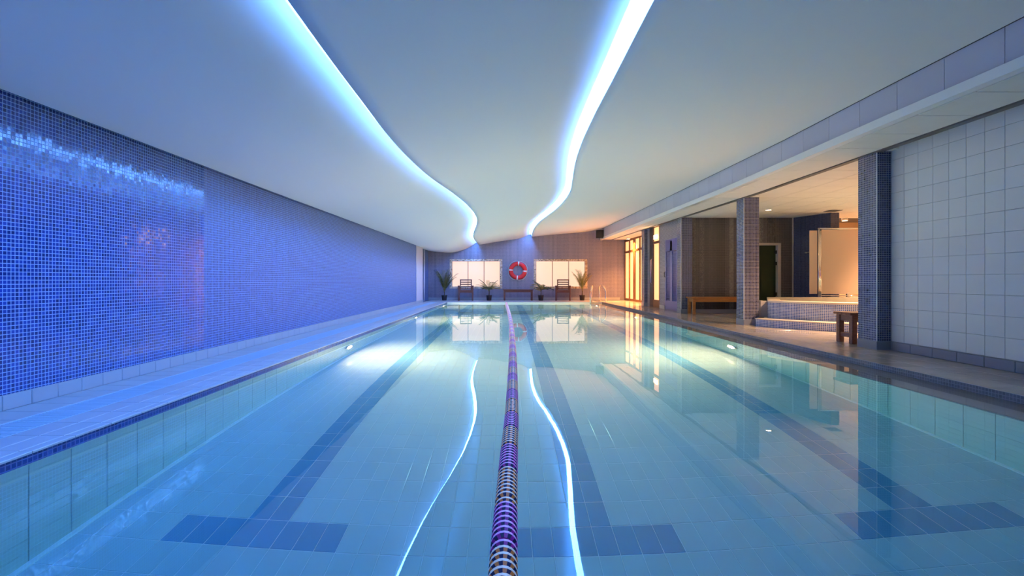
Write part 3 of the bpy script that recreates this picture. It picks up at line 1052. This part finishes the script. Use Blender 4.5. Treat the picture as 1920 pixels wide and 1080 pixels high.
# ---- wooden armchairs
def armchair():
    c = empty('armchair')
    m = M['wood_d']
    W = .29
    for sx in (-1, 1):
        x0 = W * sx
        MB().bbox(x0 - .032, x0 + .032, -.28, -.22, 0, .60, .006).build('leg', m, c)
        bl = MB().bbox(x0 - .032, x0 + .032, .20, .26, 0, .60, .006)
        bl.build('leg', m, c)
        MB().bbox(x0 - .045, x0 + .045, -.31, .27, .60, .635, .008).build('armrest', m, c)
        MB().bbox(x0 - .02, x0 + .02, -.22, .20, .36, .41, .004).build('side_rail', m, c)
    MB().bbox(-W + .032, W - .032, -.27, -.235, .34, .42, .004).build('apron', m, c)
    for k in range(5):
        y = -.27 + k * .098
        MB().bbox(-W + .03, W - .03, y, y + .085, .42, .445, .005).build('seat_slat', m, c)
    b = empty('backrest'); b.parent = c; b.location = (0, .22, .42); b.rotation_euler = (math.radians(-10), 0, 0)
    for sx in (-1, 1):
        MB().bbox(sx * .235 - .022, sx * .235 + .022, -.02, .02, 0, .46, .005).build('post', m, b)
    MB().bbox(-.26, .26, -.022, .022, .44, .485, .006).build('top_rail', m, b)
    for k in range(4):
        z = .06 + k * .095
        MB().bbox(-.213, .213, -.012, .012, z, z + .038, .004).build('slat', m, b)
    return c


ch = armchair()
ch.location = (-1.74, 21.35, 0); ch.rotation_euler = (0, 0, math.radians(4))
tag(ch, 'dark wooden slatted armchair in front of the left window', 'armchair', 'armchairs on the far deck')
c2 = copy_tree(ch)
c2.location = (2.40, 21.35, 0); c2.rotation_euler = (0, 0, math.radians(-7))
tag(c2, 'dark wooden slatted armchair in front of the right window', 'armchair', 'armchairs on the far deck')

# ---- benches
def bench(loc, L, D, H, mat, lab, rz=0, slats=4, stretcher=False):
    b = tag(empty('bench', loc, rz), lab, 'bench')
    w = D / slats
    for k in range(slats):
        MB().bbox(-L / 2, L / 2, -D / 2 + k * w + .004, -D / 2 + (k + 1) * w - .004, H - .035, H, .005).build('seat_slat', mat, b)
    for sx in (-1, 1):
        for sy_ in (-1, 1):
            x, y = sx * (L / 2 - .07), sy_ * (D / 2 - .05)
            MB().bbox(x - .035, x + .035, y - .035, y + .035, 0, H - .035, .005).build('leg', mat, b)
        MB().bbox(sx * (L / 2 - .07) - .02, sx * (L / 2 - .07) + .02, -D / 2 + .085, D / 2 - .085, H - .12, H - .036, .004).build('cross_rail', mat, b)
        if stretcher:
            MB().bbox(sx * (L / 2 - .07) - .02, sx * (L / 2 - .07) + .02, -D / 2 + .085, D / 2 - .085, .08, .14, .004).build('cross_rail', mat, b)
    for sy_ in (-1, 1):
        y = sy_ * (D / 2 - .05)
        MB().bbox(-L / 2 + .105, L / 2 - .105, y - .018, y + .018, H - .12, H - .036, .004).build('apron', mat, b)
    return b


bench((.49, 21.45, 0), 1.30, .42, .47, M['wood_d'], 'low dark wooden bench under the lifebuoy on the far deck')
bench((5.36, 12.80, 0), 1.42, .42, .43, M['wood_o'], 'orange brown wooden bench against the dark alcove wall', slats=5)
bench((5.22, 6.86, 0), 1.28, .36, .42, M['wood_b'], 'brown wooden bench end peeking out behind the nearest column', stretcher=True)

# ---- palms in pots
def frond(L, droop, az, lean, mat, wid=.16, nleaf=13):
    """a feather leaf: curved midrib with paired leaflets"""
    mb = MB()
    pts = []
    for k in range(9):
        t = k / 8
        ang = lean - droop * t * t
        pts.append((t, ang))
    p = Vector((0, 0, 0)); P = [p.copy()]
    for k in range(8):
        a = lean - droop * ((k + .5) / 8) ** 1.6
        d = Vector((math.cos(a) * math.cos(az), math.cos(a) * math.sin(az), math.sin(a)))
        p = p + d * (L / 8); P.append(p.copy())
    mb.tube(P, [.007 - .0006 * k for k in range(9)], 5)
    side = Vector((-math.sin(az), math.cos(az), 0))
    for q in range(nleaf):
        t = .22 + .78 * q / (nleaf - 1)
        f = t * 8; i = min(int(f), 7); b = P[i].lerp(P[i + 1], f - i)
        d = (P[i + 1] - P[i]).normalized()
        ll = wid * (1.15 - .75 * abs(t - .45)) * random.uniform(.85, 1.1)
        for s_ in (-1, 1):
            dirv = (d * .75 + side * s_ * .75 + Vector((0, 0, -.12))).normalized()
            n = dirv.cross(Vector((0, 0, 1))).normalized() * .019
            m1 = b + dirv * ll * .45
            tip = b + dirv * ll + Vector((0, 0, -.02))
            i0 = len(mb.v)
            mb.v += [tuple(b), tuple(m1 + n), tuple(tip), tuple(m1 - n)]
            mb.f += [(i0, i0 + 1, i0 + 2), (i0, i0 + 2, i0 + 3)]; mb.m += [0, 0]
    return mb


def palm(loc, specs, stem_h, lab, mixy):
    t = tag(empty('potted_palm', loc), lab, 'potted plant', 'palms on the far deck')
    MB().lathe([(.0, 0), (.085, 0), (.095, .01), (.115, .19), (.125, .20), (.125, .225), (.112, .225), (.108, .19)], 20).build('pot', M['pot'], t)
    MB().lathe([(.0, .196), (.108, .19)], 16).build('soil', M['soil'], t)
    MB().tube([(0, 0, .18), (.008, .0, .18 + stem_h * .5), (0, 0, .19 + stem_h)], [.022, .017, .02], 8).build('stem', M['stem'], t)
    for n, (L, droop, az, lean, zf) in enumerate(specs):
        mt = M['leaf_y'] if random.random() < mixy else M['leaf']
        o = frond(L, droop, az, lean, mt).build('frond', mt, t)
        o.location = (0, 0, .18 + stem_h * zf)
    return t


rd_ = random.Random(3)
def upright(n, L):
    return [(L * rd_.uniform(.75, 1.05), rd_.uniform(.2, .6), rd_.uniform(0, 2 * PI), math.radians(rd_.uniform(62, 84)), rd_.uniform(.6, 1)) for k in range(n)]
def spread(n, L):
    return [(L * rd_.uniform(.75, 1.1), rd_.uniform(.4, 1.1), 2 * PI * k / n + rd_.uniform(-.3, .3), math.radians(rd_.uniform(25, 70)), rd_.uniform(.6, 1)) for k in range(n)]


palm((-2.66, 21.4, 0), upright(17, 1.0), .22, 'tall upright palm in a black pot at the left end of the far deck', .25)
palm((-.75, 21.3, 0), spread(15, .58), .30, 'short spreading dark palm right of the left armchair', .35)
palm((1.45, 21.25, 0), spread(15, .48), .32, 'spreading palm left of the armchair at the right window', .5)
palm((3.22, 21.4, 0), upright(15, .88), .34, 'tall yellowish palm at the right edge of the right window', .85)

# ---- pool ladder rails
ld = tag(empty('pool_ladder', (3.58, 19.75, 0)), 'pair of curved stainless steel ladder rails at the far pool corner', 'pool ladder')
for sx in (-1, 1):
    pts = [(sx * .30, -.12, -.085), (sx * .30, -.12, .2), (sx * .30, -.12, .40)]
    for k in range(1, 10):
        a = PI * k / 10
        pts.append((sx * (.30 - .07 * (1 - math.cos(a)) - .06 * math.sin(a)), -.12 + .28 * (1 - math.cos(a)) , .42 + .24 * math.sin(a) + .0))
    pts += [(sx * .16, .44, .40), (sx * .16, .44, .2), (sx * .16, .44, -.012)]
    MB().tube(pts, .027, 10).build('rail', M['steel'], ld, True)
    MB().lathe([(.0, .012), (.03, .012), (.05, .004), (.05, -.012)], 16, (sx * .16, .44, 0)).build('flange', M['steel'], ld, True)
    MB().lathe([(.0, .012), (.03, .012), (.05, .004), (.05, 0)], 16, (sx * .30, -.12, -.085)).build('flange', M['steel'], ld, True)

# ---- loudspeaker under the ceiling
sp = tag(empty('loudspeaker', (4.0, 21.35, 2.82), math.radians(-25)), 'black loudspeaker tucked under the ceiling in the far right corner', 'loudspeaker')
b = MB()
b.v += [(-.16, -.14, -.17), (.16, -.14, -.17), (.16, -.14, .17), (-.16, -.14, .17), (-.11, .14, -.12), (.11, .14, -.12), (.11, .14, .17), (-.11, .14, .17)]
for f in ((0, 1, 2, 3), (5, 4, 7, 6), (4, 5, 1, 0), (3, 2, 6, 7), (4, 0, 3, 7), (1, 5, 6, 2)):
    b.f.append(f); b.m.append(0)
b.build('cabinet', M['speaker'], sp)
MB().bbox(-.145, .145, -.152, -.139, -.155, .155, .004).build('grille', M['mesh_b'], sp)
MB().tube([(0, .13, 0), (0, .24, .06)], .02, 8).build('bracket', M['speaker'], sp)

# ---- hot tub
HC = (7.0, 10.4)
tub = tag(empty('hot_tub', (HC[0], HC[1], 0)), 'raised round hot tub clad in blue mosaic with one step', 'hot tub')


def dplan(R, left, back, n=180):
    """circle clipped flat on its left and back side"""
    pts = []
    for k in range(n):
        a = 2 * PI * k / n
        x, y = R * math.cos(a), R * math.sin(a)
        pts.append((max(x, left if y < -1.0 else max(left, .512 * (y + 10.4) - 7 + (.02 if left < -2.2 else .08))), min(y, back)))
    out = []
    for p in pts:
        if not out or (abs(p[0] - out[-1][0]) + abs(p[1] - out[-1][1])) > 1e-4:
            out.append(p)
    return out


def prism(plan, z0, z1, name, mat, parent, inner=None, topmat=None):
    mb = MB()
    n = len(plan)
    uv = []
    run = 0
    for k in range(n):
        a, b = plan[k], plan[(k + 1) % n]
        d = math.hypot(b[0] - a[0], b[1] - a[1])
        mb.quad((a[0], a[1], z0), (b[0], b[1], z0), (b[0], b[1], z1), (a[0], a[1], z1), 0)
        uv += [(run, z0), (run + d, z0), (run + d, z1), (run, z1)]
        run += d
    if inner:
        for k in range(n):
            a, b = plan[k], plan[(k + 1) % n]
            c, d2 = inner[k], inner[(k + 1) % n]
            mb.quad((a[0], a[1], z1), (b[0], b[1], z1), (d2[0], d2[1], z1), (c[0], c[1], z1), 1)
            uv += [(0, 0)] * 4
            mb.quad((c[0], c[1], z1), (d2[0], d2[1], z1), (d2[0], d2[1], z1 - .3), (c[0], c[1], z1 - .3), 1)
            uv += [(0, 0)] * 4
    else:
        i = len(mb.v)
        mb.v += [(p[0], p[1], z1) for p in plan]
        mb.f.append(tuple(range(i, i + n))); mb.m.append(1)
        uv += [(0, 0)] * n
    me = mb.mesh(name, [mat, topmat or mat])
    ul = me.uv_layers.new(name='UVMap')
    for i, q in enumerate(uv): ul.data[i].uv = q
    return put(me, name, parent)


pt = dplan(2.6, -2.36, 1.0)
prism(pt, -.012, .13, 'step', M['mos_tub'], tub, topmat=M['mos_tub'])
prism(dplan(2.615, -2.375, 1.0), .13, .148, 'step_edge', M['rim'], tub, topmat=M['rim'])
pd = dplan(2.3, -2.08, 1.0)
pin = [(p[0] * .84, p[1] * .84 if p[1] < .99 else .78) for p in pd]
prism(pd, .14, .44, 'drum', M['mos_tub'], tub, inner=pin, topmat=M['rim'])
pr = dplan(2.34, -2.12, 1.02)
pri = [(p[0] * .84, p[1] * .84 if p[1] < 1.0 else .80) for p in pr]
prism(pr, .44, .472, 'rim', M['rim'], tub, inner=pri, topmat=M['rim'])
wq = MB(); wq.v += [(p[0], p[1], .36) for p in pin]; wq.f.append(tuple(range(len(pin)))); wq.m.append(0)
wq.build('tub_water', M['water_tub'], tub)
MB().bbox(-2.1, -1.95, -.72, -.5, .145, .455, .006).build('side_block', M['block'], tub)

# ---- frosted glass screen behind the tub
sc_ = tag(empty('glass_screen', (7.0, 11.62, 0)), 'tall frosted glass screen on steel posts behind the hot tub', 'glass screen')
MB().bbox(.02, .20, 0, .012, .54, 2.01, .003).build('side_panel', M['frost'], sc_)
MB().bbox(.30, 1.60, 0, .012, .54, 2.03, .003).build('glass_panel', M['frost'], sc_)
for x, z in ((.225, 2.06), (.26, 2.0), (1.62, 2.06)):
    MB().tube([(x, -.02, -.012), (x, -.02, z)], .022, 10).build('post', M['steel'], sc_, True)
MB().tube([(.2, -.02, 2.05), (1.64, -.02, 2.05)], .018, 10).build('top_rail', M['steel'], sc_, True)
MB().tube([(.2, -.02, .50), (1.64, -.02, .50)], .016, 10).build('bottom_rail', M['steel'], sc_, True)
for x in (.9,):
    MB().bbox(x - .03, x + .03, -.04, .02, .44, .56, .005).build('clamp', M['steel'], sc_)

# ---- towel hook rail on the navy wall
hk = tag(empty('hook_rail', (7.60, 12.55, 1.55), math.radians(-75)), 'small steel hook rail on the short navy wall', 'hook rail')
MB().bbox(-.14, .14, -.022, -.01, -.012, .012, .003).build('bar', M['steel'], hk)
for x in (-.1, 0, .1):
    MB().tube([(x, -.012, 0), (x, -.05, -.01), (x, -.055, .02)], .006, 6).build('hook', M['steel'], hk)

# ---- downlights and vent in the alcove ceiling
M['fill_o'] = emit('added_orange_fill', (1.0, .36, .10), 16000)  # for two added fill lights that warm the far right corner
M['down_v'] = emit('downlight_small', DOWN_RGB, 60)
def downlight(x, y, lab):
    z = hs(y) - .001
    seen = x < 6 and 11 < y < 12
    dz = .008 if seen else .07
    t = tag(empty('downlight', (x, y, z)), lab, 'ceiling light', 'round ceiling lights in the alcove')
    MB().lathe([(.058, .0), (.075, 0), (.075, -dz), (.058, -dz)], 24, close=True).build('trim_ring', M['lip'], t, True)
    MB().lathe([(.0, -.004), (.058, -.004)], 8).build('lens', M['down_v'] if seen else M['down'] if y < 15 else M['fill_o'], t)
    return t


downlight(5.98, 11.45, 'glowing ceiling light in the alcove between column and hot tub')
downlight(6.12, 8.3, 'round ceiling light above the front of the hot tub')
downlight(8.6, 9.4, 'round ceiling light hidden behind the nearest column')
downlight(8.9, 13.2, 'round ceiling light in the orange lit room behind the glass screen')
downlight(4.92, 17.75, 'added orange fill light just past the farthest column')  # added to throw orange light on deck and far wall
downlight(4.92, 20.3, 'added orange fill light by the glazed doors in the far corner')  # second added fill, no fixture known here
downlight(9.5, 11.3, 'round ceiling light to the right of the glass screen')
vt = tag(empty('ceiling_vent', (7.55, 11.6, hs(11.6) - .001)), 'small dark vent in the alcove ceiling above the glass screen', 'vent')
MB().box(-.14, .14, -.14, .14, -.006, 0).build('backing', M['dark'], vt)
for k in range(5):
    MB().bbox(-.13, .13, -.12 + k * .055, -.10 + k * .055, -.012, -.006, .001).build('slat', M['track'], vt)
